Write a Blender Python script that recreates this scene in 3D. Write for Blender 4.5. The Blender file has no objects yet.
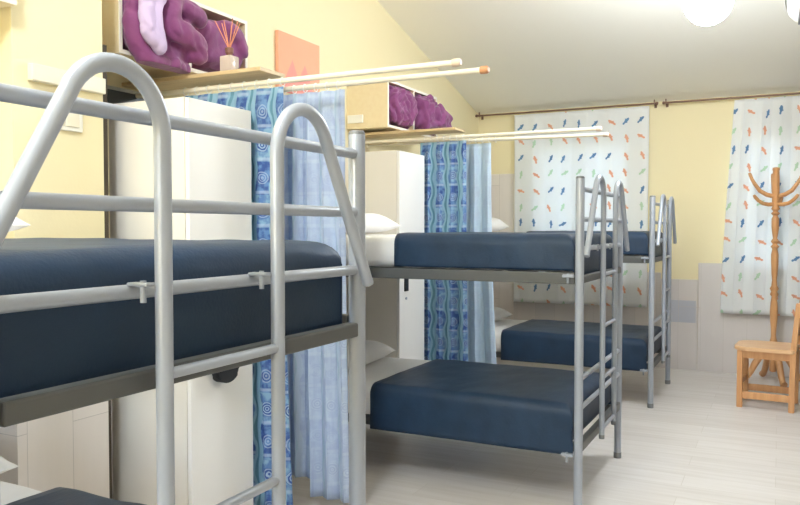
import bpy, bmesh, math, random
from math import pi, sin, cos, radians as R
from mathutils import Vector, Matrix, noise

random.seed(4)
scene = bpy.context.scene
col = scene.collection

# ------------------------------------------------------------------ helpers
def srgb(r, g, b):
    f = lambda c: (c / 255 / 12.92) if c / 255 <= 0.04045 else ((c / 255 + 0.055) / 1.055) ** 2.4
    return (f(r), f(g), f(b), 1.0)

CAM = Vector((0, 0, 1.35))
FPX = 758.0
YAW, PITCH = R(26.6), R(1.85)
_rot = Matrix.Rotation(YAW, 3, 'Z') @ Matrix.Rotation(pi / 2 - PITCH, 3, 'X')

def onx(px, py, X):
    """the point of the plane x = X that is seen at that spot of the photograph"""
    d = _rot @ Vector(((px - 400) / FPX, -(py - 252.5) / FPX, -1))
    return CAM + d * (X / d.x)

class MB:
    def __init__(self):
        self.bm = bmesh.new()
        self.uv = None
    def box(self, lo, hi, bevel=0.0, seg=2):
        lo, hi = Vector(lo), Vector(hi)
        r = bmesh.ops.create_cube(self.bm, size=1.0)
        vs = r['verts']
        c, s = (lo + hi) / 2, hi - lo
        for v in vs:
            v.co = Vector((v.co.x * s.x, v.co.y * s.y, v.co.z * s.z)) + c
        if bevel > 0:
            es = list({e for v in vs for e in v.link_edges})
            bmesh.ops.bevel(self.bm, geom=es, offset=bevel, segments=seg, profile=0.5, affect='EDGES', clamp_overlap=True)
        return self
    def tube(self, pts, r, n=14, cap=True):
        pts = [Vector(p) for p in pts]
        rs = r if isinstance(r, (list, tuple)) else [r] * len(pts)
        t0 = (pts[1] - pts[0]).normalized()
        ref = Vector((0, 0, 1)) if abs(t0.z) < 0.9 else Vector((1, 0, 0))
        a = t0.cross(ref).normalized()
        rings = []
        for i, p in enumerate(pts):
            if i == 0: t = t0
            elif i == len(pts) - 1: t = (pts[i] - pts[i - 1]).normalized()
            else: t = ((pts[i] - pts[i - 1]).normalized() + (pts[i + 1] - pts[i]).normalized()).normalized()
            a = (a - t * a.dot(t)).normalized()
            b = t.cross(a)
            rings.append([self.bm.verts.new(p + (a * cos(2 * pi * k / n) + b * sin(2 * pi * k / n)) * rs[i]) for k in range(n)])
        for q, w in zip(rings, rings[1:]):
            for k in range(n):
                self.bm.faces.new((q[k], q[(k + 1) % n], w[(k + 1) % n], w[k]))
        if cap:
            self.bm.faces.new(rings[0][::-1]); self.bm.faces.new(rings[-1])
        return self
    def lathe(self, prof, c=(0, 0, 0), n=24):
        """prof: (radius, z) from bottom to top"""
        c = Vector(c)
        rings = []
        for r, z in prof:
            r = max(r, 1e-4)
            rings.append([self.bm.verts.new(c + Vector((r * cos(2 * pi * k / n), r * sin(2 * pi * k / n), z))) for k in range(n)])
        for q, w in zip(rings, rings[1:]):
            for k in range(n):
                self.bm.faces.new((q[k], q[(k + 1) % n], w[(k + 1) % n], w[k]))
        self.bm.faces.new(rings[0][::-1]); self.bm.faces.new(rings[-1])
        return self
    def prism(self, outline, depth_vec):
        """outline: list of 3-D points, extruded along depth_vec"""
        d = Vector(depth_vec)
        a = [self.bm.verts.new(Vector(p)) for p in outline]
        b = [self.bm.verts.new(Vector(p) + d) for p in outline]
        n = len(a)
        for k in range(n):
            self.bm.faces.new((a[k], a[(k + 1) % n], b[(k + 1) % n], b[k]))
        self.bm.faces.new(a[::-1]); self.bm.faces.new(b)
        return self
    def roundbox(self, lo, hi, r, step=0.05, amp=0.0, freq=4.0, seed=0.0):
        lo, hi = Vector(lo), Vector(hi)
        s = hi - lo
        cnt = [max(4, int(s[i] / step)) for i in range(3)]
        verts = {}
        def V(i, j, k):
            key = (i, j, k)
            if key not in verts:
                p = Vector((lo.x + s.x * i / cnt[0], lo.y + s.y * j / cnt[1], lo.z + s.z * k / cnt[2]))
                q = Vector([min(max(p[m], lo[m] + r), hi[m] - r) for m in range(3)])
                d = p - q
                nn = d.normalized() if d.length > 1e-6 else Vector((0, 0, 1))
                if d.length > 1e-6:
                    p = q + nn * r
                if amp:
                    w = noise.noise(p * freq + Vector((seed, seed * 1.7, 3.1))) + 0.5 * noise.noise(p * freq * 2.3 + Vector((seed * 2, 0, seed)))
                    p = p + nn * (w * amp)
                verts[key] = self.bm.verts.new(p)
            return verts[key]
        for ax in range(3):
            b, c = (ax + 1) % 3, (ax + 2) % 3
            for side in (0, cnt[ax]):
                for j in range(cnt[b]):
                    for k in range(cnt[c]):
                        f = []
                        for (jj, kk) in ((j, k), (j + 1, k), (j + 1, k + 1), (j, k + 1)):
                            idx = [0, 0, 0]; idx[ax] = side; idx[b] = jj; idx[c] = kk
                            f.append(V(*idx))
                        if side == 0: f = f[::-1]
                        self.bm.faces.new(f)
        return self
    def build(self, name, mat, parent=None, smooth=False, angle=None):
        bmesh.ops.recalc_face_normals(self.bm, faces=self.bm.faces[:])
        me = bpy.data.meshes.new(name)
        if smooth:
            for f in self.bm.faces: f.smooth = True
            if angle is None: angle = 40
            for e in self.bm.edges:
                if len(e.link_faces) == 2 and e.calc_face_angle(0) > R(angle):
                    e.smooth = False
        self.bm.to_mesh(me); self.bm.free()
        me.materials.append(mat)
        o = bpy.data.objects.new(name, me)
        col.objects.link(o)
        if parent is not None: o.parent = parent
        return o

def tag(o, label=None, cat=None, group=None, kind=None):
    if label: o['label'] = label
    if cat: o['category'] = cat
    if group: o['group'] = group
    if kind: o['kind'] = kind
    return o

def empty(name, loc=(0, 0, 0), rz=0.0):
    o = bpy.data.objects.new(name, None)
    col.objects.link(o)
    o.location = loc; o.rotation_euler = (0, 0, rz); o.empty_display_size = 0.1
    return o

def copy_tree(o, parent=None):
    kids = list(o.children)
    c = o.copy(); col.objects.link(c)
    if parent is not None: c.parent = parent
    for k in kids: copy_tree(k, c)
    return c

# ------------------------------------------------------------------ materials
class NT:
    def __init__(self, name):
        self.m = bpy.data.materials.new(name); self.m.use_nodes = True
        self.t = self.m.node_tree; self.t.nodes.clear()
        self.out = self.t.nodes.new('ShaderNodeOutputMaterial')
        self.p = self.t.nodes.new('ShaderNodeBsdfPrincipled')
        self.link(self.p.outputs[0], self.out.inputs[0])
    def n(self, kind, **kw):
        x = self.t.nodes.new(kind)
        for k, v in kw.items(): setattr(x, k, v)
        return x
    def link(self, a, b): self.t.links.new(a, b)
    def put(self, sock, v):
        if hasattr(v, 'links') or isinstance(v, bpy.types.NodeSocket): self.link(v, sock)
        else: sock.default_value = v
    def math(self, op, a, b=0.0, c=None):
        x = self.n('ShaderNodeMath', operation=op)
        self.put(x.inputs[0], a); self.put(x.inputs[1], b)
        if c is not None: self.put(x.inputs[2], c)
        return x.outputs[0]
    def mix(self, f, a, b):
        x = self.n('ShaderNodeMix', data_type='RGBA')
        self.put(x.inputs[0], f); self.put(x.inputs[6], a); self.put(x.inputs[7], b)
        return x.outputs[2]
    def coords(self, which='Object'):
        return self.n('ShaderNodeTexCoord').outputs[which]
    def noise(self, vec, scale, detail=3.0):
        x = self.n('ShaderNodeTexNoise'); self.link(vec, x.inputs['Vector'])
        x.inputs['Scale'].default_value = scale; x.inputs['Detail'].default_value = detail
        return x.outputs[0]
    def step(self, v, lo, hi):
        x = self.n('ShaderNodeMapRange', interpolation_type='SMOOTHSTEP')
        self.put(x.inputs[0], v); x.inputs[1].default_value = lo; x.inputs[2].default_value = hi
        return x.outputs[0]
    def bump(self, h, strength=0.2, dist=0.01):
        x = self.n('ShaderNodeBump'); x.inputs['Strength'].default_value = strength
        x.inputs['Distance'].default_value = dist
        self.link(h, x.inputs['Height']); self.link(x.outputs[0], self.p.inputs['Normal'])
    def base(self, v): self.put(self.p.inputs['Base Color'], v)

def mat(name, c, rough=0.5, metal=0.0, var=0.06, scale=6.0, bump=0.0, bscale=60.0, spec=None, sheen=0.0, coat=0.0):
    a = NT(name)
    co = a.coords()
    dark = tuple(x * (1 - var) for x in c[:3]) + (1,)
    lite = tuple(min(1, x * (1 + var)) for x in c[:3]) + (1,)
    a.base(a.mix(a.noise(co, scale), dark, lite))
    a.p.inputs['Roughness'].default_value = rough
    a.p.inputs['Metallic'].default_value = metal
    if spec is not None: a.p.inputs['Specular IOR Level'].default_value = spec
    if sheen: a.p.inputs['Sheen Weight'].default_value = sheen
    if coat: a.p.inputs['Coat Weight'].default_value = coat
    if bump: a.bump(a.noise(co, bscale), bump, 0.01)
    return a.m

def wood(name, c1, c2, axis=0, rough=0.45, scale=1.0):
    a = NT(name)
    mp = a.n('ShaderNodeMapping'); a.link(a.coords(), mp.inputs[0])
    sc = [30 * scale] * 3; sc[axis] = 2.0 * scale
    mp.inputs['Scale'].default_value = sc
    nz = a.noise(mp.outputs[0], 1.0, 4.0)
    a.base(a.mix(a.step(nz, 0.3, 0.7), c1, c2))
    a.p.inputs['Roughness'].default_value = rough
    a.bump(nz, 0.05, 0.005)
    return a.m

M = {}
M['wall'] = mat('yellow_paint', srgb(239, 227, 187), 0.75, var=0.02, scale=1.5, bump=0.05, bscale=90)
M['wall_low_bounce'] = mat('low_bounce_grey', srgb(168, 163, 156), 0.8, var=0.02, scale=1.5)  # unseen right wall, greyed to cut the light it bounces onto the bunks
M['ceiling'] = mat('ceiling_paint', srgb(243, 240, 230), 0.85, var=0.015, scale=1.2)
M['steel'] = mat('grey_enamel', srgb(166, 172, 183), 0.30, metal=0.2, var=0.03, scale=4)
M['steel_frame'] = mat('shaded_grey_enamel', srgb(88, 89, 88), 0.45, metal=0.1, var=0.03, scale=4)  # shade on the bed frame put into the colour, darker than the posts
M['plastic_grey'] = mat('grey_plastic', srgb(120, 122, 124), 0.5, var=0.02)
M['sheet'] = mat('white_sheet', srgb(240, 238, 236), 0.85, var=0.02, bump=0.25, bscale=14)
M['pillow'] = mat('white_pillow', srgb(242, 240, 238), 0.85, var=0.02, bump=0.3, bscale=12)
M['locker'] = mat('cream_laminate', srgb(232, 226, 216), 0.42, var=0.015, scale=2)
M['locker_door'] = mat('white_laminate', srgb(242, 239, 234), 0.38, var=0.012, scale=2)
M['black'] = mat('black_plastic', srgb(26, 26, 28), 0.45, var=0.1)
M['fabric_black'] = mat('black_fabric', srgb(30, 30, 34), 0.8, var=0.15, bump=0.3, bscale=40)
M['shadow_gap'] = mat('painted_gap_shade', srgb(70, 60, 48), 0.8)  # shade of the slit behind the locker, as a dark colour
M['box'] = wood('pale_pine_board', srgb(232, 216, 180), srgb(229, 211, 173), axis=1, rough=0.5)
M['box_edge'] = mat('white_edge_band', srgb(246, 240, 226), 0.5, var=0.01)
M['rod'] = mat('ivory_rod', srgb(244, 236, 216), 0.4, var=0.02)
M['rod_tip'] = mat('tan_wood_tip', srgb(206, 150, 108), 0.45, var=0.08, scale=30)
M['rod_tip_pale'] = mat('pale_wood_tip', srgb(226, 206, 186), 0.45, var=0.05, scale=30)
M['board'] = wood('pine_batten', srgb(214, 190, 148), srgb(200, 174, 130), axis=0)
M['brown_rod'] = mat('brown_metal_rod', srgb(128, 98, 82), 0.4, metal=0.3, var=0.04)
M['purple'] = mat('purple_quilt', srgb(128, 60, 112), 0.72, var=0.10, scale=9, bump=0.5, bscale=22, sheen=0.3)
M['lilac'] = mat('lilac_lining', srgb(204, 184, 218), 0.75, var=0.05, scale=9, bump=0.4, bscale=26)
M['honey'] = wood('honey_pine', srgb(214, 162, 112), srgb(200, 144, 94), axis=2, rough=0.35, scale=1.2)
M['honey_seat'] = wood('honey_pine_seat', srgb(224, 184, 142), srgb(214, 170, 126), axis=0, rough=0.4)
M['white_plastic'] = mat('white_plastic', srgb(238, 236, 228), 0.4, var=0.01)
M['switch'] = mat('switch_plastic', srgb(226, 220, 200), 0.45, var=0.01)
M['panel_dark'] = mat('dark_panel_face', srgb(66, 70, 72), 0.4, var=0.06)
M['panel_frame'] = mat('panel_frame_grey', srgb(176, 178, 172), 0.45)
M['upvc'] = mat('white_window_frame', srgb(236, 236, 234), 0.35, var=0.01)
M['reed'] = mat('reed_stick', srgb(226, 150, 118), 0.6)
M['reed_cap'] = mat('dark_wood_cap', srgb(128, 88, 70), 0.5)

# glass
def glass(name, tint=(1, 1, 1, 1)):
    a = NT(name)
    a.p.inputs['Base Color'].default_value = tint
    a.p.inputs['Transmission Weight'].default_value = 1.0
    a.p.inputs['Roughness'].default_value = 0.02
    a.p.inputs['IOR'].default_value = 1.45
    return a.m
M['glass'] = glass('clear_glass')
def thin_glass():
    a = NT('window_glass')
    tr = a.n('ShaderNodeBsdfTransparent'); gl = a.n('ShaderNodeBsdfGlossy'); gl.inputs['Roughness'].default_value = 0.03
    fr = a.n('ShaderNodeFresnel'); mx = a.n('ShaderNodeMixShader')
    tr.inputs[0].default_value = (0.93, 0.95, 0.95, 1)
    a.link(fr.outputs[0], mx.inputs[0]); a.link(tr.outputs[0], mx.inputs[1]); a.link(gl.outputs[0], mx.inputs[2])
    a.link(mx.outputs[0], a.out.inputs[0])
    return a.m
M['window_glass'] = thin_glass()
def perfume():
    a = NT('diffuser_bottle'); a.base(srgb(236, 222, 210)); a.p.inputs['Roughness'].default_value = 0.12
    a.p.inputs['Transmission Weight'].default_value = 0.45
    nz = a.noise(a.coords(), 20); a.bump(nz, 0.03, 0.002)
    return a.m
M['bottle'] = perfume()

def lamp_mat(strength):
    a = NT('lamp_glow')
    e = a.n('ShaderNodeEmission'); e.inputs[0].default_value = (0.85, 0.925, 1.0, 1); e.inputs[1].default_value = strength
    a.link(e.outputs[0], a.out.inputs[0])
    return a.m

def satin():
    a = NT('navy_bedspread')
    co = a.coords()
    mp = a.n('ShaderNodeMapping'); a.link(co, mp.inputs[0]); mp.inputs['Scale'].default_value = (9, 4, 6)
    nz = a.noise(mp.outputs[0], 1.0, 4)
    fine = a.noise(co, 160.0, 2)
    a.base(a.mix(nz, srgb(29, 46, 65), srgb(43, 65, 92)))
    a.p.inputs['Roughness'].default_value = 0.46
    a.p.inputs['Specular IOR Level'].default_value = 0.3
    h = a.math('ADD', a.math('MULTIPLY', nz, 1.0), a.math('MULTIPLY', fine, 0.08))
    a.bump(h, 0.35, 0.02)
    return a.m
M['navy'] = satin()

def floor_mat():
    a = NT('pale_wood_planks')
    co = a.coords()
    br = a.n('ShaderNodeTexBrick'); a.link(co, br.inputs[0])
    br.offset = 0.37; br.inputs['Scale'].default_value = 1.0
    br.inputs['Brick Width'].default_value = 1.2; br.inputs['Row Height'].default_value = 0.19
    br.inputs['Mortar Size'].default_value = 0.0018; br.inputs['Mortar Smooth'].default_value = 0.2
    br.inputs['Color1'].default_value = srgb(226, 221, 218); br.inputs['Color2'].default_value = srgb(217, 211, 207)
    br.inputs['Mortar'].default_value = srgb(206, 199, 192)
    mp = a.n('ShaderNodeMapping'); a.link(co, mp.inputs[0]); mp.inputs['Scale'].default_value = (1.6, 22, 1)
    nz = a.noise(mp.outputs[0], 1.0, 5)
    a.base(a.mix(a.math('MULTIPLY', a.step(nz, 0.35, 0.75), 0.45), br.outputs[0], srgb(196, 188, 180)))
    a.p.inputs['Roughness'].default_value = 0.38
    a.bump(nz, 0.04, 0.004)
    return a.m
M['floor'] = floor_mat()

def tile_mat(name, c1, c2, w=0.2, h=1.2, joint=srgb(196, 189, 184)):
    a = NT(name)
    co = a.coords()
    sx = a.n('ShaderNodeSeparateXYZ'); a.link(co, sx.inputs[0])
    cb = a.n('ShaderNodeCombineXYZ')
    a.link(sx.outputs[2], cb.inputs[0]); a.link(a.math('ADD', sx.outputs[0], sx.outputs[1]), cb.inputs[1])
    br = a.n('ShaderNodeTexBrick'); a.link(cb.outputs[0], br.inputs[0]); br.inputs['Scale'].default_value = 1.0
    br.inputs['Brick Width'].default_value = h; br.inputs['Row Height'].default_value = w
    br.inputs['Mortar Size'].default_value = 0.0015
    br.inputs['Color1'].default_value = c1; br.inputs['Color2'].default_value = c2; br.inputs['Mortar'].default_value = joint
    mp = a.n('ShaderNodeMapping'); a.link(co, mp.inputs[0]); mp.inputs['Scale'].default_value = (20, 20, 1.6)
    nz = a.noise(mp.outputs[0], 1.0, 4)
    a.base(a.mix(a.math('MULTIPLY', nz, 0.25), br.outputs[0], joint))
    a.p.inputs['Roughness'].default_value = 0.4
    return a.m
M['dado'] = tile_mat('wall_planks', srgb(222, 214, 210), srgb(210, 204, 202))
M['dado_blue'] = tile_mat('blue_grey_plank', srgb(186, 188, 198), srgb(182, 184, 196))
M['dado_white'] = tile_mat('white_wall_planks', srgb(236, 229, 222), srgb(230, 222, 216))

def uvsep(a):
    uv = a.n('ShaderNodeUVMap').outputs[0]
    s = a.n('ShaderNodeSeparateXYZ'); a.link(uv, s.inputs[0])
    return s.outputs[0], s.outputs[1], uv

def translucent_out(a, color, amount=0.35, rough=0.9):
    a.base(color); a.p.inputs['Roughness'].default_value = rough
    a.p.inputs['Specular IOR Level'].default_value = 0.15
    tr = a.n('ShaderNodeBsdfTranslucent'); a.put(tr.inputs[0], color)
    mx = a.n('ShaderNodeMixShader'); mx.inputs[0].default_value = amount
    a.link(a.p.outputs[0], mx.inputs[1]); a.link(tr.outputs[0], mx.inputs[2]); a.link(mx.outputs[0], a.out.inputs[0])

def fish_curtain():
    """white cloth printed with rows of small blue, orange and green lizard-like marks"""
    a = NT('printed_white_curtain')
    u, v, uv = uvsep(a)
    cw, ch = 0.155, 0.165
    us, vs = a.math('DIVIDE', u, cw), a.math('DIVIDE', v, ch)
    iu, iv = a.math('FLOOR', us), a.math('FLOOR', vs)
    cb = a.n('ShaderNodeCombineXYZ'); a.link(iu, cb.inputs[0]); a.link(iv, cb.inputs[1])
    wn = a.n('ShaderNodeTexWhiteNoise', noise_dimensions='2D'); a.link(cb.outputs[0], wn.inputs[0])
    h = wn.outputs[0]
    sc = a.n('ShaderNodeSeparateColor'); a.link(wn.outputs[1], sc.inputs[0])
    h2, h3, h4 = sc.outputs[0], sc.outputs[1], sc.outputs[2]
    fu = a.math('MULTIPLY', a.math('SUBTRACT', a.math('SUBTRACT', us, iu), a.math('ADD', 0.4, a.math('MULTIPLY', h3, 0.2))), cw)
    fv = a.math('MULTIPLY', a.math('SUBTRACT', a.math('SUBTRACT', vs, iv), a.math('ADD', 0.4, a.math('MULTIPLY', h4, 0.2))), ch)
    ang = a.math('ADD', 0.5, a.math('MULTIPLY', h2, 2.4))
    ca, sa = a.math('COSINE', ang), a.math('SINE', ang)
    x = a.math('ADD', a.math('MULTIPLY', fu, ca), a.math('MULTIPLY', fv, sa))
    y = a.math('SUBTRACT', a.math('MULTIPLY', fv, ca), a.math('MULTIPLY', fu, sa))
    def ell(cx, cy, rx, ry):
        dx = a.math('DIVIDE', a.math('SUBTRACT', x, cx), rx); dy = a.math('DIVIDE', a.math('SUBTRACT', y, cy), ry)
        d = a.math('ADD', a.math('MULTIPLY', dx, dx), a.math('MULTIPLY', dy, dy))
        return a.math('SUBTRACT', 1.0, a.step(d, 0.75, 1.1))
    body = ell(0.004, 0.0, 0.034, 0.0130)
    tail = ell(-0.033, 0.003, 0.013, 0.010)
    fin = ell(0.010, 0.011, 0.006, 0.010)
    fin2 = ell(-0.008, -0.010, 0.006, 0.009)
    m = a.math('MAXIMUM', a.math('MAXIMUM', body, tail), a.math('MAXIMUM', fin, fin2))
    # rows alternate: blue/orange rows, green/orange rows
    odd = a.math('MODULO', a.math('ADD', iv, 100.0), 2.0)
    blue, orange, green = srgb(116, 156, 198), srgb(242, 188, 160), srgb(204, 230, 208)
    rowa = a.mix(a.math('GREATER_THAN', h, 0.5), blue, orange)
    rowb = a.mix(a.math('GREATER_THAN', h, 0.5), green, orange)
    ink = a.mix(odd, rowa, rowb)
    cream = a.mix(a.noise(uv, 3.0), srgb(246, 249, 251), srgb(251, 252, 253))
    translucent_out(a, a.mix(m, cream, ink), 0.35)
    return a.m
M['fish'] = fish_curtain()

def sea_curtain(name, pale):
    """blue cloth: bands with ring shells, teal wave stripes, pale gaps"""
    a = NT(name)
    u, v, uv = uvsep(a)
    W, H = 0.135, 0.15
    wob = a.math('MULTIPLY', a.math('SINE', a.math('MULTIPLY', v, 34.0)), 0.010)
    nz = a.noise(uv, 14.0, 4)
    uw = a.math('ADD', u, a.math('ADD', wob, a.math('MULTIPLY', a.math('SUBTRACT', nz, 0.5), 0.012)))
    fu = a.math('FRACT', a.math('DIVIDE', uw, W)); fv = a.math('FRACT', a.math('DIVIDE', v, H))
    # ring shells in the band centre
    cx = a.math('MULTIPLY', a.math('SUBTRACT', a.math('FRACT', a.math('DIVIDE', u, W)), 0.36), W)
    cy = a.math('MULTIPLY', a.math('SUBTRACT', fv, 0.5), H)
    d = a.math('SQRT', a.math('ADD', a.math('MULTIPLY', cx, cx), a.math('MULTIPLY', cy, cy)))
    dn = a.math('ADD', d, a.math('MULTIPLY', a.math('SUBTRACT', nz, 0.5), 0.030))
    disc = a.math('SUBTRACT', 1.0, a.step(dn, 0.029, 0.034))
    ring = a.math('MULTIPLY', disc, a.step(a.math('SINE', a.math('MULTIPLY', dn, 520.0)), -0.2, 0.3))
    alt = a.math('GREATER_THAN', a.math('MODULO', a.math('ADD', a.math('FLOOR', a.math('DIVIDE', v, H)), 50.0), 2.0), 0.5)
    band = a.math('MULTIPLY', a.step(fu, 0.06, 0.1), a.math('SUBTRACT', 1.0, a.step(fu, 0.62, 0.66)))
    wave = a.math('MULTIPLY', a.step(fu, 0.72, 0.75), a.math('SUBTRACT', 1.0, a.step(fu, 0.84, 0.87)))
    if not pale:
        deep, mid, teal, light, white = srgb(76, 104, 172), srgb(118, 156, 206), srgb(92, 148, 172), srgb(164, 202, 222), srgb(208, 224, 240)
    else:
        deep, mid, teal, light, white = srgb(190, 204, 230), srgb(200, 214, 236), srgb(188, 212, 228), srgb(208, 222, 240), srgb(214, 226, 242)
    blotch = a.step(a.noise(uv, 26.0, 3), 0.42, 0.6)
    soft = a.mix(blotch, mid, light)
    bandcol = a.mix(a.math('MULTIPLY', alt, .75), a.mix(blotch, deep, mid), soft)
    c = a.mix(band, light, bandcol)
    c = a.mix(a.math('MULTIPLY', wave, .8), c, teal)
    stripe = a.math('MULTIPLY', a.step(fv, 0.0, 0.06), a.math('SUBTRACT', 1.0, a.step(fv, 0.10, 0.15)))
    c = a.mix(a.math('MULTIPLY', a.math('MULTIPLY', stripe, band), .55), c, white)
    c = a.mix(a.math('MULTIPLY', ring, .25 if pale else .5), c, white)
    mps = a.n('ShaderNodeMapping'); a.link(uv, mps.inputs[0]); mps.inputs['Scale'].default_value = (38, 3, 1)
    streak = a.step(a.noise(mps.outputs[0], 1.0, 3), .45, .7)
    c = a.mix(a.math('MULTIPLY', streak, .45 if pale else .22), c, srgb(170, 184, 216) if pale else light)
    c = a.mix(a.math('MULTIPLY', a.math('MULTIPLY', disc, alt), a.math('SUBTRACT', 1.0, ring)), c, deep)
    translucent_out(a, c, 0.3)
    return a.m
M['sea'] = sea_curtain('blue_sea_curtain', False)
M['sea_pale'] = sea_curtain('pale_sea_curtain', True)

def canvas_mat():
    a = NT('orange_canvas')
    co = a.coords('Generated')
    s = a.n('ShaderNodeSeparateXYZ'); a.link(co, s.inputs[0])
    y, z = s.outputs[1], s.outputs[2]
    def peak(c, w, h):
        return a.math('MULTIPLY', h, a.math('SUBTRACT', 1.0, a.math('DIVIDE', a.math('ABSOLUTE', a.math('SUBTRACT', y, c)), w)))
    rid = a.math('MAXIMUM', peak(0.32, 0.26, 0.56), peak(0.62, 0.26, 0.54))
    rid = a.math('ADD', rid, a.math('MULTIPLY', a.noise(co, 9.0), 0.05))
    mk = a.step(a.math('SUBTRACT', rid, z), -0.02, 0.04)
    c = a.mix(a.noise(co, 3.0), srgb(243, 180, 148), srgb(238, 170, 140))
    a.base(a.mix(mk, c, srgb(234, 156, 146)))
    a.p.inputs['Roughness'].default_value = 0.8
    return a.m
M['canvas'] = canvas_mat()

# ------------------------------------------------------------------ the room
XL, XR, YF, YB = -2.90, 0.25, 7.67, -1.6
SL, ZF = 0.263, 2.565
YR = 0.6                                  # ridge of the roof
def zc(y): return ZF + SL * (YF - y) if y >= YR else ZF + SL * (YF - YR) - SL * (YR - y)

def struct(o): return tag(o, kind='structure')

m = MB(); m.box((XL - .2, YB - .2, -0.12), (XR + .2, YF + .2, 0)); struct(m.build('floor', M['floor']))
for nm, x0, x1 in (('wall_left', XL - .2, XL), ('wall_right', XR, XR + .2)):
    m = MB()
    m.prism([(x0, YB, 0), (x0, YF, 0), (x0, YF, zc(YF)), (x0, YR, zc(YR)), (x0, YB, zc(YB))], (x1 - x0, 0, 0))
    struct(m.build(nm, M['wall' if nm == 'wall_left' else 'wall_low_bounce']))
BWN = (-2.0, -.35, .95, 2.35)
m = MB()
m.box((XL - .2, YB - .2, 0), (BWN[0], YB, zc(YB))); m.box((BWN[1], YB - .2, 0), (XR + .2, YB, zc(YB)))
m.box((BWN[0], YB - .2, 0), (BWN[1], YB, BWN[2])); m.box((BWN[0], YB - .2, BWN[3]), (BWN[1], YB, zc(YB)))
bmesh.ops.remove_doubles(m.bm, verts=m.bm.verts, dist=1e-5)
struct(m.build('wall_back', M['wall']))
m = MB()
m.prism([(XL - .2, YF + .2, zc(YF + .2)), (XL - .2, YR, zc(YR)), (XL - .2, YB - .2, zc(YB - .2)),
         (XL - .2, YB - .2, zc(YB - .2) + .15), (XL - .2, YR, zc(YR) + .15), (XL - .2, YF + .2, zc(YF + .2) + .15)], (XR - XL + .4, 0, 0))
struct(m.build('ceiling', M['ceiling']))
# far wall with two window openings
WIN = [(-2.28, -1.32, 0.95, 2.25), (-0.36, 0.14, 0.95, 2.25)]
m = MB()
xs = [XL - .2, WIN[0][0], WIN[0][1], WIN[1][0], WIN[1][1], XR + .2]
for i in range(5):
    if i in (1, 3):
        w = WIN[0] if i == 1 else WIN[1]
        m.box((xs[i], YF, 0), (xs[i + 1], YF + .2, w[2])); m.box((xs[i], YF, w[3]), (xs[i + 1], YF + .2, ZF - .001))
    else:
        m.box((xs[i], YF, 0), (xs[i + 1], YF + .2, ZF - .001))
bmesh.ops.remove_doubles(m.bm, verts=m.bm.verts, dist=1e-5)
struct(m.build('wall_far', M['wall']))
for k, (w, yw) in enumerate(((WIN[0], YF + .1), (WIN[1], YF + .1), (BWN, YB - .1))):
    e = struct(empty('window_%d' % (k + 1), ((w[0] + w[1]) / 2, yw, w[2])))
    hw, hh = (w[1] - w[0]) / 2 - .002, w[3] - w[2] - .002
    f = MB(); t = .06
    f.box((-hw, -.03, .002), (hw, .03, t)); f.box((-hw, -.03, hh - t), (hw, .03, hh))
    f.box((-hw, -.03, t), (-hw + t, .03, hh - t)); f.box((hw - t, -.03, t), (hw, .03, hh - t))
    f.box((-.03, -.03, t), (.03, .03, hh - t))
    f.build('window_frame', M['upvc'], e)
    for s in (-1, 1):
        g = MB(); g.box((min(s * .03, s * (hw - t)), -.004, t), (max(s * .03, s * (hw - t)), .004, hh - t))
        g.build('window_pane', M['window_glass'], e)
# stepped plank cladding along the far wall
def clad(name, x0, x1, z0, z1, mt, th=.012):
    m = MB(); m.box((x0, YF - th, z0), (x1, YF, z1), .001, 1); struct(m.build(name, M[mt]))
clad('trim_1', -2.90, -2.50, 0, 1.92, 'dado_white')
clad('trim_2', -2.498, -1.02, 0, 0.92, 'dado')
clad('trim_3', -1.018, -0.685, 0, 0.86, 'dado')
clad('trim_4', -0.683, 0.249, 0, 1.02, 'dado')
clad('trim_5', -1.00, -0.70, 0.45, 0.66, 'dado_blue', .015)
# tiled lower part of the left wall, in the recesses beside the pier
PX, PY0, PY1 = -2.45, 1.81, 2.215
for nm, y0, y1 in (('trim_6', YB, PY0 - .002), ('trim_7', PY1 + .002, YF - .02)):
    m = MB(); m.box((XL, y0, 0), (XL + .01, y1, 1.15)); struct(m.build(nm, M['dado_white']))
m = MB(); m.box((XL, PY0, 0), (PX, PY1, zc(PY1) - .002)); struct(m.build('wall_pier', M['wall']))
m = MB(); m.box((XL + .02, PY0 - .008, 0), (PX + .008, PY1 + .001, 1.15)); struct(m.build('trim_8', M['dado_white']))
m = MB(); m.box((XL + .011, PY1 + .003, 0.0), (PX - .002, PY1 + .024, 2.09)); struct(m.build('gap_shade_strip', M['shadow_gap']))  # added dark strip, stands in for the shade between pier and locker

# ------------------------------------------------------------------ bunk beds
BW, BL, BH = 0.98, 1.95, 1.585           # width, length, post height
LY = (0.275, 0.58)                       # ladder uprights, across the foot end
def seg_path(p, n=1): return p

def arc_pts(cy, cz, r, a0, a1, x, n=14):
    return [(x, cy + r * cos(a0 + (a1 - a0) * i / n), cz + r * sin(a0 + (a1 - a0) * i / n)) for i in range(n + 1)]

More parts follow.
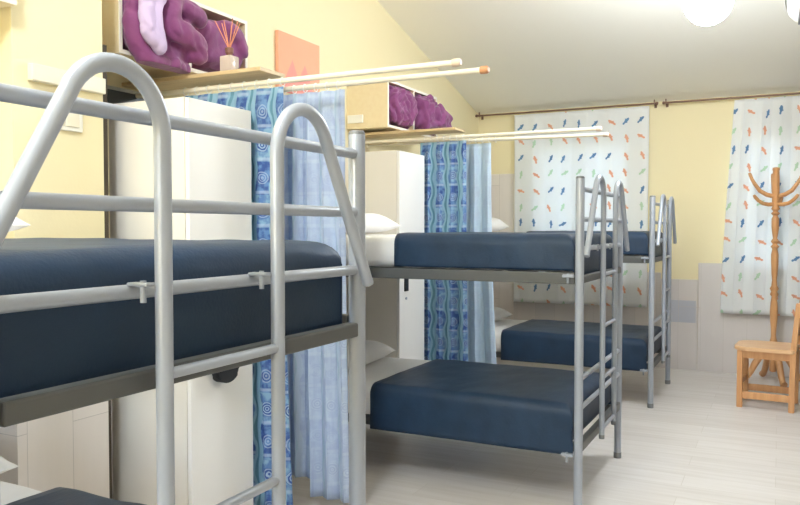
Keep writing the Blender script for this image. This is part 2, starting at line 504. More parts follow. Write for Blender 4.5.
def make_bunk():
    root = empty('bunk_bed')
    for x in (0, -BL):
        for y in (0, BW):
            p = MB().tube([(x, y, .012), (x, y, BH - .004)], .0205, 18).build('post', M['steel'], root, True)
            MB().lathe([(.0215, 0), (.0225, .004), (.0225, .03), (.0212, .034)], (x, y, 0), 18).build('foot_cap', M['plastic_grey'], p, True)
            MB().lathe([(.020, BH - .004), (.0206, BH), (.017, BH + .006), (.001, BH + .008)], (x, y, 0), 18).build('post_cap', M['plastic_grey'], p, True)
        for z in (1.534, 1.392, 1.252, .635, .495):
            MB().tube([(x, .0, z), (x, BW, z)], .0122, 14).build('end_rail', M['steel'], root, True)
        for z0, z1 in ((1.090, 1.124), (.290, .335)):
            MB().box((x - .016, .02, z0), (x + .016, BW - .02, z1), .004).build('end_beam', M['steel_frame'], root)
    for z0, z1, ins in ((1.086, 1.140, 0), (.278, .322, .06)):
        for y in (ins, BW - ins):
            MB().box((-BL + .02, y - .014, z0), (-.02, y + .014, z1), .004).build('side_rail', M['steel_frame'], root)
        for i in range(9):
            xx = -.16 - i * (BL - .3) / 8
            MB().box((xx - .035, ins + .014, z1 - .026), (xx + .035, BW - ins - .014, z1 - .006), .003).build('slat', M['steel_frame'], root)
    for z in (1.12, .275):                # end plugs beside the posts, and their bolts
        for y in (-.02, BW + .02):
            b = MB().box((-.075, y - .012, z - .002), (-.02, y + .012, z + .012), .003).build('rail_clip', M['steel'], root)
            MB().tube([(-.05, y, z - .03), (-.05, y, z + .016)], .006, 10).build('clip_bolt', M['steel'], b, True)
    # ladder hung on the foot end, a cane-shaped hook on top of either upright
    lx = .052
    lad = empty('ladder'); lad.parent = root
    for s, y in ((-1, LY[0]), (1, LY[1])):
        r, cz = .093, 1.50
        cy = y + s * r
        pts = [(lx, y, .30), (lx, y, .8), (lx, y, 1.2), (lx, y, 1.45)]
        # half circle over the top, leaning into a straight, outward falling leg
        a_end = R(25)
        n = 18
        for i in range(n + 1):
            a = pi - (pi - a_end) * i / n
            pts.append((lx, y + s * (r + r * cos(a)), cz + r * 1.03 * sin(a)))
        ex = pts[-1]
        leg_end = (lx, y + s * .362, 1.222)
        for f in (.15, .4, .7, 1.0):
            pts.append(tuple(ex[k] + (leg_end[k] - ex[k]) * f for k in range(3)))
        u = MB().tube(pts, .0138, 16).build('upright', M['steel'], lad, True)
        MB().lathe([(.0142, .296), (.0142, .315), (.013, .318)], (lx, y, 0), 14).build('tube_cap', M['plastic_grey'], u, True)
    for z in (1.12, .86, .60, .345):
        MB().tube([(lx, LY[0], z), (lx, LY[1], z)], .0095, 12).build('rung', M['steel'], lad, True)
    for y in LY:
        g = MB().box((.004, y - .032, 1.262), (lx - .006, y - .012, 1.268), .002)
        g.build('bracket', M['steel'], lad)
        MB().tube([(.03, y - .022, 1.236), (.03, y - .022, 1.271)], .005, 10).build('bracket_bolt', M['steel'], lad, True)
    return root

BEDS = [(-0.924, 0.63), (-0.835, 3.545), (-0.85, 5.90)]
bunk0 = make_bunk()
BUNK_LABEL = ['grey tubular metal bunk bed whose hooped ladder stands beside the pier with the light switch',
              'grey metal bunk bed standing between the two pairs of blue sea curtains',
              'grey metal bunk bed beside the printed window curtain, farthest along the row']
bunks = []
for i, (x, y) in enumerate(BEDS):
    b = bunk0 if i == 0 else copy_tree(bunk0)
    b.location = (x, y, 0)
    b.scale = (1, 1, .997 if i == 0 else 1)
    tag(b, BUNK_LABEL[i], 'bunk bed', 'metal bunk beds in a row')
    bunks.append(b)

# mattress, bedspread, pillow of one berth (local: foot end at x = 0)
MX0, MX1, MY0, MY1, MT = -BL + .04, -.046, .034, BW - .034, .168
def make_mattress():
    o = MB().roundbox((MX0, MY0, 0), (MX1, MY1, MT), .045, .05, .004, 5, 2).build('mattress', M['sheet'], None, True, 70)
    return o
def make_spread(length, seed, drop=0.012, foot=0.0):
    """cloth over top, both sides and foot of the mattress; open underneath and at the head end"""
    m = MB(); bm = m.bm
    off = .012
    y0, y1, zt, zb = MY0 - off, MY1 + off, MT + off, -drop
    r = .055
    prof = []                                   # (y, z, ny, nz)
    for k in range(9): prof.append((y0, zb + (zt - r - zb) * k / 9, -1, 0))
    for k in range(7):
        a = pi - pi / 2 * k / 6; prof.append((y0 + r + r * cos(a), zt - r + r * sin(a), cos(a), sin(a)))
    for k in range(1, 22): prof.append((y0 + r + (y1 - y0 - 2 * r) * k / 22, zt, 0, 1))
    for k in range(7):
        a = pi / 2 - pi / 2 * k / 6; prof.append((y1 - r + r * cos(a), zt - r + r * sin(a), cos(a), sin(a)))
    for k in range(8, -1, -1): prof.append((y1, zb + (zt - r - zb) * k / 9, 1, 0))
    xe = MX1 + off
    cols = []
    nx = int(length / .035)
    for i in range(nx + 1):
        x = -length + (xe - r + length) * i / nx
        cols.append((x, 0.0))
    for k in range(1, 7):                       # roll over the foot end
        a = pi / 2 * k / 6
        cols.append((xe - r + r * sin(a), r - r * cos(a)))
    for k in range(1, 8):
        cols.append((xe, r + (zt + foot - r) * k / 7))
    grid = []
    yc = (y0 + y1) / 2
    for i, (x, dz) in enumerate(cols):
        row = []
        for (y, z, ny, nz) in prof:
            zz = max(zb, min(z, zt - dz)) if dz else z
            rollx = x
            if dz > zt - zb: zz = z + (zt - dz - zb)
            if dz > r: zz = min(zz, zt - dz) if z > zt - dz else z
            p = Vector((rollx, y, zz))
            w = noise.noise(Vector((x * 3.2 + seed, y * 3.2, z * 6)))
            w2 = noise.noise(Vector((x * 9 + seed, y * 7 + 3, z * 12)))
            n = Vector((0.0, ny, nz)) if dz == 0 else Vector((1.0, ny * .5, nz * .5)).normalized()
            amt = .0045 * w + .0035 * w2
            amt += .002
            row.append(bm.verts.new(p + n * amt))
        grid.append(row)
    for q, w in zip(grid, grid[1:]):
        for k in range(len(q) - 1):
            bm.faces.new((q[k], w[k], w[k + 1], q[k + 1]))
    bmesh.ops.remove_doubles(bm, verts=bm.verts, dist=1e-4)
    o = m.build('bedspread', M['navy'], None, True, 80)
    s = o.modifiers.new('thick', 'SOLIDIFY'); s.thickness = .004; s.offset = -1
    return o
def make_pillow():
    m = MB(); bm = m.bm
    lx, ly, h = .40, .68, .13
    N, K = 16, 24
    top, bot = {}, {}
    for i in range(N + 1):
        for k in range(K + 1):
            u, v = i / N * 2 - 1, k / K * 2 - 1
            f = max(0, (1 - u ** 4)) ** .55 * max(0, (1 - v ** 4)) ** .55
            pinch = 1 - .05 * (1 - abs(u)) * abs(v) ** 3 - .05 * (1 - abs(v)) * abs(u) ** 3
            x, y = u * lx / 2 * pinch, v * ly / 2 * pinch
            w = noise.noise(Vector((x * 9, y * 9, 1.3))) * .010 * f
            top[i, k] = bm.verts.new((x, y, h * .36 + h * .64 * f + w))
            bot[i, k] = bm.verts.new((x, y, h * .36 - h * .34 * f)) if 0 < i < N and 0 < k < K else top[i, k]
    for i in range(N):
        for k in range(K):
            bm.faces.new((top[i, k], top[i + 1, k], top[i + 1, k + 1], top[i, k + 1]))
            q = [bot[i, k], bot[i, k + 1], bot[i + 1, k + 1], bot[i + 1, k]]
            if len(set(q)) == 4:
                try: bm.faces.new(q)
                except ValueError: pass
    return m.build('pillow', M['pillow'], None, True, 80)

mat0, pil0 = make_mattress(), make_pillow()
sp0 = make_spread(0.985, 1.0, -.006, .034); sp_low = make_spread(1.13, 7.0, .060, -.012); sp_thick = make_spread(0.985, 4.0, .03, -.012)
first = {'m': mat0, 'p': pil0, 'u': sp0, 'l': sp_low, 't': sp_thick}
def use(key):
    if key in first: return first.pop(key)
    src = {'m': mat0, 'p': pil0, 'u': sp0, 'l': sp_low}[key]
    c = src.copy(); col.objects.link(c); return c
ZU, ZL = 1.141, .326
WHERE = ['of the bunk bed beside the pier', 'of the bunk bed between the blue curtains', 'of the bunk bed by the printed window curtain']
for i, (x, y) in enumerate(BEDS):
    for z, lev in ((ZU, 'upper'), (ZL, 'lower')):
        if i == 0: z *= .997
        mm = use('m'); mm.location = (x, y, z)
        tag(mm, 'white sheeted mattress on the %s berth %s' % (lev, WHERE[i]), 'mattress', 'white mattresses on the bunk beds')
        sp = use('u' if lev == 'upper' else 't' if i == 0 else 'l'); sp.location = (x, y, z)
        tag(sp, 'navy blue bedspread on the %s berth %s' % (lev, WHERE[i]), 'bedspread', 'navy bedspreads on the bunk beds')
        k = 1.42 if (i == 0 and lev == 'lower') else 1.0        # the thicker mattress of the first lower berth
        mm.scale = (1, 1, k); sp.scale = (1.05 if i == 2 and lev == 'lower' else 1, 1, k)
        pp = use('p'); pp.location = (x - (1.58 if i else 1.31 if lev == 'upper' else 1.40), y + (.52 if i else .60), z + MT * k + .006)
        pp.rotation_euler = (0, 0, R((7, -5, 4)[i] * (1 if lev == 'upper' else -1)))
        tag(pp, 'plump white pillow on the %s berth %s' % (lev, WHERE[i]), 'pillow', 'white pillows on the bunk beds')

# ------------------------------------------------------------------ lockers
def make_locker(D):
    """front faces +x at x = 0; back at -D; y 0 .. .405"""
    root = empty('locker')
    W, H = .405, 1.875
    b = MB()
    b.box((-D, 0, .06), (-.022, .018, H)); b.box((-D, W - .018, .06), (-.022, W, H))
    b.box((-D, .018, H - .018), (-.022, W - .018, H)); b.box((-D, .018, .06), (-.022, W - .018, .078))
    b.box((-D, .018, .078), (-D + .01, W - .018, H - .018))
    b.build('carcass', M['locker'], root)
    MB().box((-D + .03, .01, 0), (-.05, W - .01, .06)).build('plinth', M['locker'], root)
    d = MB().box((-.020, .002, .066), (0, W - .002, H - .003), .002).build('door', M['locker_door'], root)
    MB().box((0, .07, .915), (.010, .125, 1.005), .003).build('lock_plate', M['black'], d)
    MB().tube([(0, .10, .865), (.006, .10, .865)], .009, 14).build('keyhole', M['steel'], d, True)
    for z in (.3, 1.6):
        MB().tube([(-.006, W - .001, z - .03), (-.006, W - .001, z + .03)], .004, 8).build('hinge', M['steel'], d)
    return root
lk = make_locker(.44); lk.location = (-2.118, 2.342, 0)
tag(lk, 'tall cream locker beside the yellow pier, behind the hooped ladder', 'locker', 'tall cream lockers')
lk2 = copy_tree(lk); lk2.location = (-2.30, 4.585, 0)
tag(lk2, 'tall cream locker with black lock plate, seen behind the middle bunk bed', 'locker', 'tall cream lockers')

# pouch hanging from the lock of the first locker
p = MB()
c = Vector((-2.080, 2.51, .70))
out = []
for k in range(21):
    a = pi + pi * k / 20
    out.append((c.x, c.y + .072 * cos(a), c.z + .055 + .055 * sin(a)))
out += [(c.x, c.y + .066, c.z + .16), (c.x, c.y - .066, c.z + .16)]
p.prism([(q[0] - .018, q[1], q[2]) for q in out], (.036, 0, 0))
bmesh.ops.bevel(p.bm, geom=p.bm.edges[:], offset=.006, segments=2, affect='EDGES')
e = empty('pouch', (0, 0, 0))
p.build('bag', M['fabric_black'], e, True, 50)
MB().tube([(c.x, c.y - .05, c.z + .155), (c.x - .02, c.y - .055, c.z + .22), (-2.105, 2.442, c.z + .305), (c.x - .02, c.y + .0, c.z + .25), (c.x, c.y + .05, c.z + .155)], .004, 8).build('strap', M['fabric_black'], e, True)
tag(e, 'small black pouch hanging on the door of the locker beside the pier', 'pouch')

# ------------------------------------------------------------------ cubby boxes with quilts
def make_cubby(D, split=True):
    """open box, mouth faces +x at x = 0; y 0 .. .87, z 0 .. .34"""
    root = empty('cubby_box')
    L, H, t = .88, .345, .018
    MB().box((-D, 0, 0), (-.004, L, t)).build('bottom_board', M['box'], root)
    MB().box((-D, 0, H - t), (-.004, L, H)).build('top_board', M['box'], root)
    MB().box((-D, 0, t), (-.004, t, H - t)).build('side_board', M['box'], root)
    MB().box((-D, L - t, t), (-.004, L, H - t)).build('side_board', M['box'], root)
    MB().box((-D, t, t), (-D + .008, L - t, H - t)).build('back_board', M['box'], root)
    MB().box((-D + .008, L / 2 - .008, t), (-.004, L / 2 + .008, H - t)).build('divider', M['box'], root)
    b = MB()
    b.box((-.004, 0, 0), (0, L, t)); b.box((-.004, 0, H - t), (0, L, H)); b.box((-.004, 0, t), (0, t, H - t))
    b.box((-.004, L - t, t), (0, L, H - t)); b.box((-.004, L / 2 - .008, t), (0, L / 2 + .008, H - t))
    b.build('edge_band', M['box_edge'], root)
    return root
cb1 = make_cubby(.345); cb1.location = (-2.552, 2.40, 2.105)
tag(cb1, 'open pale wood wall box above the locker beside the pier', 'wall box', 'open wall boxes')
cb2 = copy_tree(cb1); cb2.location = (-2.552, 4.90, 2.085)
tag(cb2, 'open pale wood wall box above the locker behind the middle bunk', 'wall box', 'open wall boxes')
cb0 = copy_tree(cb1); cb0.location = (-2.385, .905, 2.125); cb0.scale = (1.49, 1, 1)
tag(cb0, 'pale wood wall box high above the pillow on the bunk beside the pier', 'wall box', 'open wall boxes')

def billow(p, freq, seed):
    """soft bulges parted by sharp creases"""
    q = p * freq + Vector((seed * 3.1, seed, seed * 1.7))
    w = Vector((noise.noise(q * .7 + Vector((5, 0, 0))), noise.noise(q * .7 + Vector((0, 7, 0))), noise.noise(q * .7 + Vector((0, 0, 9)))))
    a = abs(noise.noise(q + w * 1.6)) ** .7
    b = abs(noise.noise(q * 2.1 + w * 2.0)) ** .7
    return a + .45 * b - .45

def quilt(name, pieces, seed=1.0, mt='purple', parent=None, amp=.05, freq=6.0, voxel=.009, keep=None):
    """pieces: ('b', lo, hi, r) rounded blocks, ('f', points, radius, squash) folded rolls; fused into one crumpled body"""
    m = MB()
    for q in pieces:
        if q[0] == 'b': m.roundbox(q[1], q[2], q[3], .03)
        else:
            pts = [Vector(w) for w in q[1]]
            sm = []
            for i in range(len(pts) - 1):
                p0, p1, p2, p3 = pts[max(i - 1, 0)], pts[i], pts[i + 1], pts[min(i + 2, len(pts) - 1)]
                for k in range(6):
                    t = k / 6
                    sm.append(.5 * ((2 * p1) + (p2 - p0) * t + (2 * p0 - 5 * p1 + 4 * p2 - p3) * t * t + (3 * p1 - p0 - 3 * p2 + p3) * t ** 3))
            sm.append(pts[-1])
            L = len(sm) - 1
            rr = [q[2] * (.6 + .4 * min(1, min(i, L - i) / 3)) for i, w in enumerate(sm)]
            m.tube(sm, rr, 18)
    tmp = m.build(name, M[mt], parent, True, 80)
    r = tmp.modifiers.new('fuse', 'REMESH'); r.mode = 'VOXEL'; r.voxel_size = voxel
    k = tmp.modifiers.new('soft', 'SMOOTH'); k.iterations = 4
    dg = bpy.context.evaluated_depsgraph_get()
    me = bpy.data.meshes.new_from_object(tmp.evaluated_get(dg))
    tmp.modifiers.clear(); tmp.data = me
    nr = [v.normal.copy() for v in me.vertices]
    for v, n in zip(me.vertices, nr):
        v.co = v.co + n * amp * billow(v.co, freq, seed)
    if keep:                                   # stay between the boards of the box
        for v in me.vertices:
            v.co.z = max(v.co.z, keep[4])
            if v.co.x < -2.535:
                v.co.y = min(max(v.co.y, keep[0]), keep[1]); v.co.z = min(max(v.co.z, keep[2]), keep[3])
    for f in me.polygons: f.use_smooth = True
    k = tmp.modifiers.new('soft', 'SMOOTH'); k.iterations = 2
    return tmp

F = -2.47
def P(px, py, X=F):
    q = onx(px, py, X); return (q.x, q.y, q.z)
z0 = 2.105 + .018 + .022
z1 = 2.085 + .018 + .022
e = empty('quilt', (0, 0, 0))
quilt('cover', [('b', (-2.84, 2.45, z0), (-2.56, 2.795, 2.395), .07),
                ('f', [P(135, -8, -2.53), P(135, 25, -2.51), P(141, 50, -2.50), P(158, 64, -2.49), P(186, 71, -2.50)], .052),
                ('f', [P(150, 25, -2.54), P(160, 50, -2.53), P(178, 62, -2.53)], .06),
                ('f', [P(176, -14, -2.50), P(169, 8, -2.475), P(172, 27, -2.46), P(188, 37, -2.45), P(196, 50, -2.46), P(194, 63, -2.48)], .056),
                ('f', [P(176, 4, -2.48), P(192, 12, -2.465), P(203, 24, -2.48)], .042),
                ('f', [P(180, 20, -2.50), P(186, 45, -2.50), P(184, 60, -2.51)], .05)], 1.0, 'purple', e, .022, 7.0, keep=(2.424, 2.826, 2.129, 2.425, 2.072))
quilt('lining', [('f', [P(152, -16, -2.46), P(147, 4, -2.435), P(148, 26, -2.425), P(156, 43, -2.43), P(163, 50, -2.44)], .034),
                 ('f', [P(164, -16, -2.455), P(157, 6, -2.435), P(156, 26, -2.425), P(162, 42, -2.43)], .030)], 3.0, 'lilac', e, .016, 10.0, .008)
tag(e, 'bundled purple quilt showing its lilac lining in the box beside the pier', 'quilt')
e = quilt('quilt', [('b', (-2.84, 2.90, z0), (-2.52, 3.235, 2.40), .08),
                    ('f', [P(219, 25, -2.54), P(236, 38, -2.53), P(241, 58, -2.53)], .05)], 5.0, amp=.02, freq=5.0, keep=(2.854, 3.256, 2.129, 2.425, 2.1))
tag(e, 'purple quilt behind the reed diffuser', 'quilt', None)
e = quilt('quilt', [('b', (-2.84, 4.94, z1), (-2.53, 5.31, 2.40), .04), ('b', (-2.60, 4.95, z1), (-2.50, 5.29, 2.37), .045)], 8.0, amp=.055, freq=7.5, keep=(4.924, 5.326, 2.109, 2.405, 2.1))
tag(e, 'crumpled purple quilt in near half of the box above the middle bunk', 'quilt')
e = quilt('quilt', [('b', (-2.84, 5.375, z1), (-2.52, 5.74, 2.40), .04),
                    ('b', (-2.60, 5.39, z1 - .01), (-2.45, 5.75, 2.345), .06), ('b', (-2.52, 5.56, z1 + .02), (-2.42, 5.80, 2.29), .045)], 12.0, amp=.055, freq=7.5, keep=(5.354, 5.756, 2.109, 2.405, 2.09))
tag(e, 'crumpled purple quilt bulging from far half of the box above the middle bunk', 'quilt')

# small white tag on the side of the second box
m = MB(); m.box((-2.885, 4.888, 2.125), (-2.755, 4.8995, 2.185), .002, 1)
tag(m.build('label_plate', M['white_plastic']), 'small blank white plate on the side of the box above the middle bunk', 'plate')

# ------------------------------------------------------------------ curtain battens, rods, blue curtains
def make_batten(x1):
    return MB().box((-2.899, 0, 0), (x1, .19, .018), .002, 1).build('batten', M['board'])
bt = make_batten(-2.06); bt.location = (0, 2.735, 2.045)
tag(bt, 'narrow pine shelf board under the reed diffuser', 'shelf board', 'pine boards holding the curtain rods')
bt2 = bt.copy(); col.objects.link(bt2); bt2.location = (0, 4.985, 2.045)
tag(bt2, 'narrow pine shelf board over the blue curtains behind the middle bunk', 'shelf board', 'pine boards holding the curtain rods')

def rod(y, x1, z, dz, tip, label, ringxs):
    """wooden rod from the left wall out into the room"""
    root = empty('curtain_rod', (XL, y, z))
    L = x1 - XL
    MB().tube([(.004, 0, 0), (L - .03, 0, dz * .98)], .0125, 16).build('pole', M['rod'], root, True)
    MB().tube([(L - .036, 0, dz * .98), (L - .030, 0, dz), (L - .008, 0, dz), (L, 0, dz)], [.0150, .0165, .0165, .012], 16).build('end_cap', M[tip], root, True)
    MB().tube([(.001, 0, 0), (.012, 0, 0)], .024, 16).build('wall_socket', M['rod'], root, True)
    for k, xx in enumerate(ringxs):
        q = MB(); n = 14
        f = (xx - XL) / L * dz
        ring = [(xx - XL, .0185 * cos(2 * pi * j / n), f - .004 + .0185 * sin(2 * pi * j / n)) for j in range(n + 1)]
        q.tube(ring, .0022, 6, False)
        q.build('curtain_ring', M['white_plastic'], root, True)
    tag(root, label, 'curtain rod', 'ivory rods over the blue curtains')
    return root

def curtain(name, mt, x0, x1, y, ztop, zbot, amp, waves, label, cat, group, flare=0.0, nz=46, full=1.9, phase=0.0, hem=None, u0=0.0, lean=0.0):
    m = MB(); bm = m.bm
    uvl = bm.loops.layers.uv.new('UVMap')
    nx = int(waves * 18)
    grid, us = [], []
    for j in range(nz + 1):
        f = j / nz
        row = []
        for i in range(nx + 1):
            t = i / nx
            zb = zbot if hem is None else hem(t)
            z = ztop + (zb - ztop) * f
            a = amp * (0.45 + 0.55 * min(1, f * 5))
            ph = 2 * pi * waves * t + phase + .5 * noise.noise(Vector((t * 6, f * .9, 4.2 + u0)))
            yy = y + a * sin(ph) * (0.75 + .35 * noise.noise(Vector((t * 9, f * 1.3, 9.1)))) + .004 * noise.noise(Vector((t * 30, f * 12, 1)))
            xl = x0 + lean * (1 - f) ** 1.5
            xx = xl + (x1 - xl) * t + flare * f * f * (t - .1) + a * .35 * sin(2 * ph)
            row.append(bm.verts.new((xx, yy, z)))
        grid.append(row)
    arc = [0.0]
    for i in range(nx):
        a_, b_ = grid[nz // 2][i].co, grid[nz // 2][i + 1].co
        arc.append(arc[-1] + (b_ - a_).length)
    for j in range(nz):
        for i in range(nx):
            fc = bm.faces.new((grid[j][i], grid[j][i + 1], grid[j + 1][i + 1], grid[j + 1][i]))
            for lp, (ii, jj) in zip(fc.loops, ((i, j), (i + 1, j), (i + 1, j + 1), (i, j + 1))):
                lp[uvl].uv = (arc[ii] + u0, grid[jj][ii].co.z)
    o = m.build(name, M[mt], None, True, 80)
    s = o.modifiers.new('thick', 'SOLIDIFY'); s.thickness = .0018; s.offset = 0
    tag(o, label, cat, group)
    return o

SETS = [(2.805, 2.985, -1.135, -1.085), (5.045, 5.215, -1.05, -1.04)]
rod(SETS[0][0], -1.135, 2.005, .0, 'rod_tip_pale', 'ivory curtain rod with pale tip over the patterned curtain beside the locker', [-2.55 + .07 * k for k in range(9)])
rod(SETS[0][1], -1.085, 2.005, .0, 'rod_tip', 'ivory curtain rod with orange wooden tip', [-2.17 + .06 * k for k in range(7)])
rod(SETS[1][0], -1.05, 2.0, .0, 'rod_tip_pale', 'ivory curtain rod on the locker side of the pair behind the middle bunk', [-2.32 + .05 * k for k in range(7)])
rod(SETS[1][1], -1.04, 2.0, -.02, 'rod_tip_pale', 'ivory curtain rod on the window side of the pair behind the middle bunk', [-2.04 + .05 * k for k in range(5)])
G = 'blue sea curtains between the bunks'
curtain('curtain', 'sea', -2.60, -1.985, 2.805, 1.980, .06, .016, 6, 'deep blue patterned curtain hanging beside the tall locker by the pier', 'curtain', G, .05, u0=.02)
curtain('curtain', 'sea_pale', -2.20, -1.775, 2.985, 1.980, .10, .030, 5, 'pale blue curtain with uneven hem next to the foremost deep blue curtain', 'curtain', G, .03,
        hem=lambda t: .165 if t < .52 else .085, u0=.4)
curtain('curtain', 'sea', -2.36, -2.00, 5.045, 1.972, .06, .020, 4, 'deep blue patterned curtain behind the middle bunk bed', 'curtain', G, .03, u0=.8)
curtain('curtain', 'sea', -2.075, -1.875, 5.215, 1.965, .06, .016, 2, 'lighter blue curtain strip between middle bunk and farthest bunk', 'curtain', G, .08, u0=1.3)

# ------------------------------------------------------------------ reed diffuser on the shelf board
e = empty('reed_diffuser', (-2.275, 2.79, 2.0635))
b = MB(); b.box((-.032, -.032, 0), (.032, .032, .075), .006); b.build('bottle', M['bottle'], e, True, 50)
MB().lathe([(.014, .075), (.014, .088), (.019, .089), (.019, .112), (.016, .114)], (0, 0, 0), 18).build('neck', M['reed_cap'], e, True)
for k in range(7):
    a = 2 * pi * k / 7 + .3
    t = .035 + .03 * ((k * 37) % 5) / 5
    MB().tube([(0, 0, .106), (t * cos(a) * 1.2, t * sin(a) * 1.2, .235)], .0024, 8).build('reed', M['reed'], e, True)
tag(e, 'small reed diffuser with pale bottle on the shelf board before the purple quilt', 'reed diffuser')

# ------------------------------------------------------------------ picture on the left wall
m = MB(); m.box((-2.898, 4.005, 2.235), (-2.872, 4.49, 2.612), .003, 1)
tag(m.build('canvas_picture', M['canvas']), 'orange canvas picture with pink peaks on the yellow wall', 'picture')

# ------------------------------------------------------------------ fittings on the pier
e = empty('wall_conduit', (PX, 1.87, 1.885))
MB().box((.0005, 0, 0), (.03, .335, .062), .004).build('cover', M['switch'], e)
tag(e, 'long cream cable cover on the pier above the switch plate', 'cable cover')
e = empty('switch_plate', (PX, 1.94, 1.722))
MB().box((.0005, 0, 0), (.012, .165, .095), .003).build('plate', M['white_plastic'], e)
for k in range(2):
    MB().box((.012, .018 + k * .068, .016), (.017, .078 + k * .068, .079), .002).build('switch', M['switch'], e)
tag(e, 'white double switch plate on the yellow pier', 'switch')
e = empty('fuse_panel', (-2.899, 2.60, 1.90))
MB().box((0, 0, 0), (.03, .34, .13), .003).build('frame', M['panel_frame'], e)
MB().box((.0305, .02, .02), (.034, .32, .112), .001, 1).build('cover', M['panel_dark'], e)
tag(e, 'dark wall panel with light grey frame between locker top and wall box', 'wall panel')

# ------------------------------------------------------------------ far wall curtains and rods
YC = 7.575
def brown_rod(x0, x1, z, label, brackets):
    root = empty('curtain_rod', (x0, YC, z))
    L = x1 - x0
    MB().tube([(0, 0, 0), (L, 0, 0)], .0095, 12).build('pole', M['brown_rod'], root, True)
    for xx in (0.0, L):
        MB().tube([(xx - .012, 0, 0), (xx + .0, 0, 0), (xx + .012, 0, 0)], [.011, .016, .011], 12).build('finial', M['brown_rod'], root, True)
    for xx in brackets:
        b = MB()
        b.box((xx - .006, -.006, -.002), (xx + .006, YF - YC - .001, .006)); b.box((xx - .012, YF - YC - .006, -.03), (xx + .012, YF - YC - .001, .024))
        b.box((xx - .004, -.012, -.012), (xx + .004, .012, .035))
        b.build('bracket', M['brown_rod'], root)
    tag(root, label, 'curtain rod', 'brown rods over the window curtains')
brown_rod(-2.885, -1.06, 2.535, 'brown metal curtain rod over the window behind the bunks', [.03, 1.80])
brown_rod(-1.00, 0.222, 2.535, 'brown metal curtain rod over the window behind the coat stand', [.02, 1.20])
GW = 'white printed window curtains'
curtain('curtain', 'fish', -2.47, -1.13, YC, 2.516, .585, .022, 5, 'white curtain printed with coloured lizards over the window behind the bunks', 'curtain', GW, 0.0, u0=0)
curtain('curtain', 'fish', -0.49, 0.215, YC, 2.516, .565, .026, 4, 'white curtain printed with coloured lizards behind the coat stand', 'curtain', GW, 0, u0=3, phase=.8, lean=.10)

# ------------------------------------------------------------------ coat stand
e = empty('coat_stand', (-.035, 7.315, 0))
prof = [(.020, .10), (.030, .11), (.030, .30), (.024, .33), (.034, .36), (.024, .39), (.020, .42), (.022, .47), (.030, .56), (.033, .62), (.028, .70),
        (.021, .755), (.034, .775), (.024, .80), (.036, .825), (.024, .85), (.019, .90), (.024, .95), (.029, 1.05), (.030, 1.12), (.021, 1.17),
        (.035, 1.19), (.018, 1.21), (.034, 1.235), (.017, 1.26), (.024, 1.30), (.030, 1.36), (.030, 1.43), (.018, 1.455), (.036, 1.475), (.019, 1.495),
        (.035, 1.515), (.026, 1.535), (.030, 1.55), (.028, 1.80), (.026, 1.845), (.030, 1.85), (.028, 1.87), (.004, 1.875)]
MB().lathe(prof, (0, 0, 0), 20).build('pole', M['honey'], e, True, 60)
for k in range(4):
    a = R(200 + 90 * k)
    d = Vector((cos(a), sin(a), 0))
    pts = []
    for (r, z) in ((.02, .27), (.06, .265), (.11, .235), (.15, .17), (.185, .10), (.215, .055), (.25, .035)):
        pts.append(d * r + Vector((0, 0, z)))
    MB().tube(pts, [.028, .030, .031, .029, .026, .025, .030], 12).build('foot', M['honey'], e, True)
for k in (188, 8, 98):
    a = R(k)
    d = Vector((cos(a), sin(a), 0))
    pts = [d * r + Vector((0, 0, z)) for (r, z) in ((.02, 1.625), (.07, 1.638), (.125, 1.672), (.165, 1.73), (.19, 1.775), (.205, 1.815), (.212, 1.83))]
    MB().tube(pts, [.020, .019, .018, .016, .014, .014, .010], 12).build('upper_hook', M['honey'], e, True)
for k in (206, -26, 75):
    a = R(k)
    d = Vector((cos(a), sin(a), 0))
    pts = [d * r + Vector((0, 0, z)) for (r, z) in ((.02, 1.555), (.06, 1.553), (.11, 1.562), (.15, 1.588), (.178, 1.618), (.188, 1.635))]
    MB().tube(pts, [.018, .017, .016, .015, .015, .010], 12).build('lower_hook', M['honey'], e, True)
tag(e, 'turned honey pine coat stand before the white printed curtain', 'coat stand')

# ------------------------------------------------------------------ chair
e = empty('chair', (-.075, 6.385, 0), R(-5))
W, D = .42, .42                                  # across y, along x (back at +x)
s = MB()
outl = []
hx, hy, r = D / 2, W / 2, .09
for (cx, cy, a0) in ((hx - .03, hy - .03, 0), (-hx + r, hy - r, pi / 2), (-hx + r, -hy + r, pi), (hx - .03, -hy + .03, 3 * pi / 2)):
    rr = .03 if cx > 0 else r
    for k in range(9): outl.append((cx + rr * cos(a0 + pi / 2 * k / 8), cy + rr * sin(a0 + pi / 2 * k / 8), .432))
s.prism(outl, (0, 0, .03))
bmesh.ops.bevel(s.bm, geom=[x for x in s.bm.edges if abs(x.verts[0].co.z - x.verts[1].co.z) < 1e-4], offset=.008, segments=3, affect='EDGES')
s.build('seat', M['honey_seat'], e, True, 35)
for sy in (-1, 1):
    MB().box((-.185, sy * .165 - .018, 0), (-.145, sy * .165 + .018, .431), .005).build('front_leg', M['honey'], e)
    y = sy * .178
    q = MB()
    q.prism([(.165, y - .016, 0), (.205, y - .016, 0), (.212, y - .016, .45), (.240, y - .016, .80), (.206, y - .016, .805), (.174, y - .016, .46)], (0, .032, 0))
    bmesh.ops.bevel(q.bm, geom=q.bm.edges[:], offset=.004, segments=2, affect='EDGES')
    q.build('rear_leg', M['honey'], e)
    MB().box((-.145, sy * .168 - .011, .070), (.17, sy * .168 + .011, .122), .004).build('side_stretcher', M['honey'], e)
    MB().box((-.145, sy * .168 - .010, .375), (.175, sy * .168 + .010, .431), .003).build('apron', M['honey'], e)
MB().box((-.175, -.148, .16), (-.155, .148, .20), .004).build('front_stretcher', M['honey'], e)
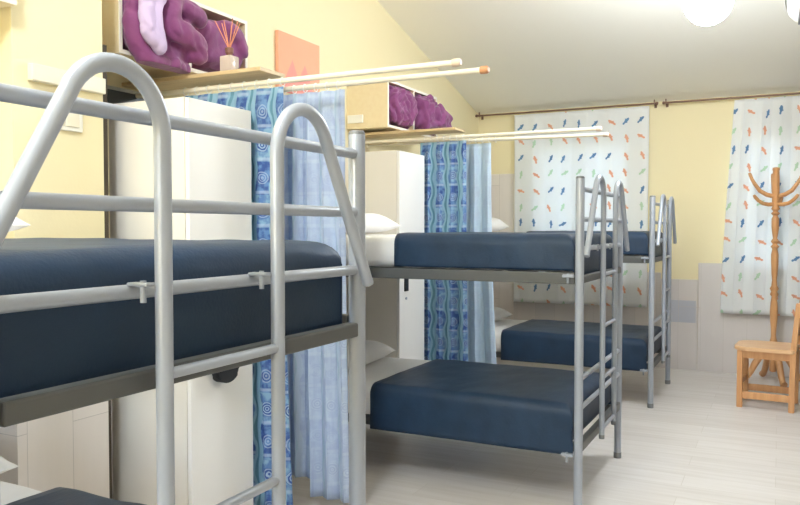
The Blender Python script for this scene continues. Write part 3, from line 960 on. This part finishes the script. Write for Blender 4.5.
MB().box((-.176, -.148, .375), (-.156, .148, .431), .003).build('front_apron', M['honey'], e)
MB().box((.204, -.163, .69), (.226, .163, .785), .006).build('top_rail', M['honey'], e)
MB().box((.192, -.163, .54), (.210, .163, .585), .004).build('back_rail', M['honey'], e)
for k in range(4):
    y = -.105 + .07 * k
    MB().tube([(.201, y, .58), (.214, y, .695)], .009, 10).build('spindle', M['honey'], e, True)
tag(e, 'low pine wooden chair in front of the coat stand', 'chair')

# ------------------------------------------------------------------ air conditioner, lamps
e = empty('air_conditioner', (XR, 4.80, 2.665))
prof = [(-.002, .0, .0), (-.11, 0, -.0), (-.18, 0, .025), (-.22, 0, .07), (-.24, 0, .14), (-.24, 0, .25), (-.21, 0, .285), (-.002, 0, .29)]
a = MB(); a.prism(prof, (0, .80, 0)); bmesh.ops.bevel(a.bm, geom=a.bm.edges[:], offset=.006, segments=2, affect='EDGES')
a.build('housing', M['white_plastic'], e, True, 30)
MB().box((-.165, .05, -.008), (-.105, .75, -.001), .002, 1).build('louver', M['plastic_grey'], e)
MB().box((-.244, .012, .10), (-.2415, .788, .245), .001, 1).build('front_panel', M['upvc'], e)
tag(e, 'white wall air conditioner beneath the sloping ceiling', 'air conditioner')

GLOW = lamp_mat(76.0)
def globe_lamp(x, y, drop, r, label, glow):
    root = empty('pendant_lamp', (x, y, zc(y)))
    MB().lathe([(.03, -.05), (.055, -.03), (.06, -.002)], (0, 0, 0), 28).build('canopy', M['white_plastic'], root, True, 40)
    MB().tube([(0, 0, -drop + r), (0, 0, -.04)], .006, 10).build('stem', M['white_plastic'], root, True)
    MB().lathe([(.03, -drop + r * .93), (.034, -drop + r * 1.12), (.012, -drop + r * 1.25)], (0, 0, 0), 24).build('holder', M['white_plastic'], root, True, 40)
    MB().lathe([(r * sin(pi * k / 24), -drop - r * cos(pi * k / 24)) for k in range(25)], (0, 0, 0), 36).build('globe', glow, root, True, 60)
    tag(root, label, 'pendant lamp', 'round globe lamps')
globe_lamp(-.39, 4.77, .665, .135, 'glowing white globe lamp under the ceiling before the coat stand', GLOW)
GLOW2 = lamp_mat(84.0)
globe_lamp(-1.20, .30, 1.05, .17, 'white globe lamp hanging above the floor near the bunk bed beside the pier', GLOW2)

# ------------------------------------------------------------------ world, camera, view
w = bpy.data.worlds.new('World'); scene.world = w; w.use_nodes = True
nt = w.node_tree; nt.nodes.clear()
o = nt.nodes.new('ShaderNodeOutputWorld'); bg = nt.nodes.new('ShaderNodeBackground'); sky = nt.nodes.new('ShaderNodeTexSky')
sky.sky_type = 'NISHITA'; sky.sun_disc = False; sky.sun_elevation = R(35); sky.sun_rotation = R(200)
bg.inputs[1].default_value = 0.9
nt.links.new(sky.outputs[0], bg.inputs[0]); nt.links.new(bg.outputs[0], o.inputs[0])

# a third tone of the blue cloth for the lighter strip
M['sea_mid'] = sea_curtain('mid_sea_curtain', False)
for nd in M['sea_mid'].node_tree.nodes:
    if nd.type == 'MIX' and nd.data_type == 'RGBA':
        for i in (6, 7):
            if not nd.inputs[i].is_linked:
                c = nd.inputs[i].default_value
                nd.inputs[i].default_value = tuple(c[k] * .15 + (.72, .84, .95)[k] * .85 for k in range(3)) + (1,)
bpy.data.objects['curtain.003'].data.materials[0] = M['sea_mid']

cd = bpy.data.cameras.new('camera'); cam = bpy.data.objects.new('camera', cd); col.objects.link(cam)
cd.sensor_width = 36; cd.lens = FPX / 800 * 36; cd.clip_start = .02
cam.location = CAM; cam.rotation_euler = (pi / 2 - PITCH, 0, YAW)
scene.camera = cam
vs = scene.view_settings
vs.view_transform = 'Standard'; vs.look = 'None'; vs.gamma = 1.0; vs.exposure = 0.97
try: vs.use_curve_mapping = False
except Exception: pass
scene.cycles.use_denoising = True
scene.cycles.max_bounces = 10
scene.cycles.diffuse_bounces = 6
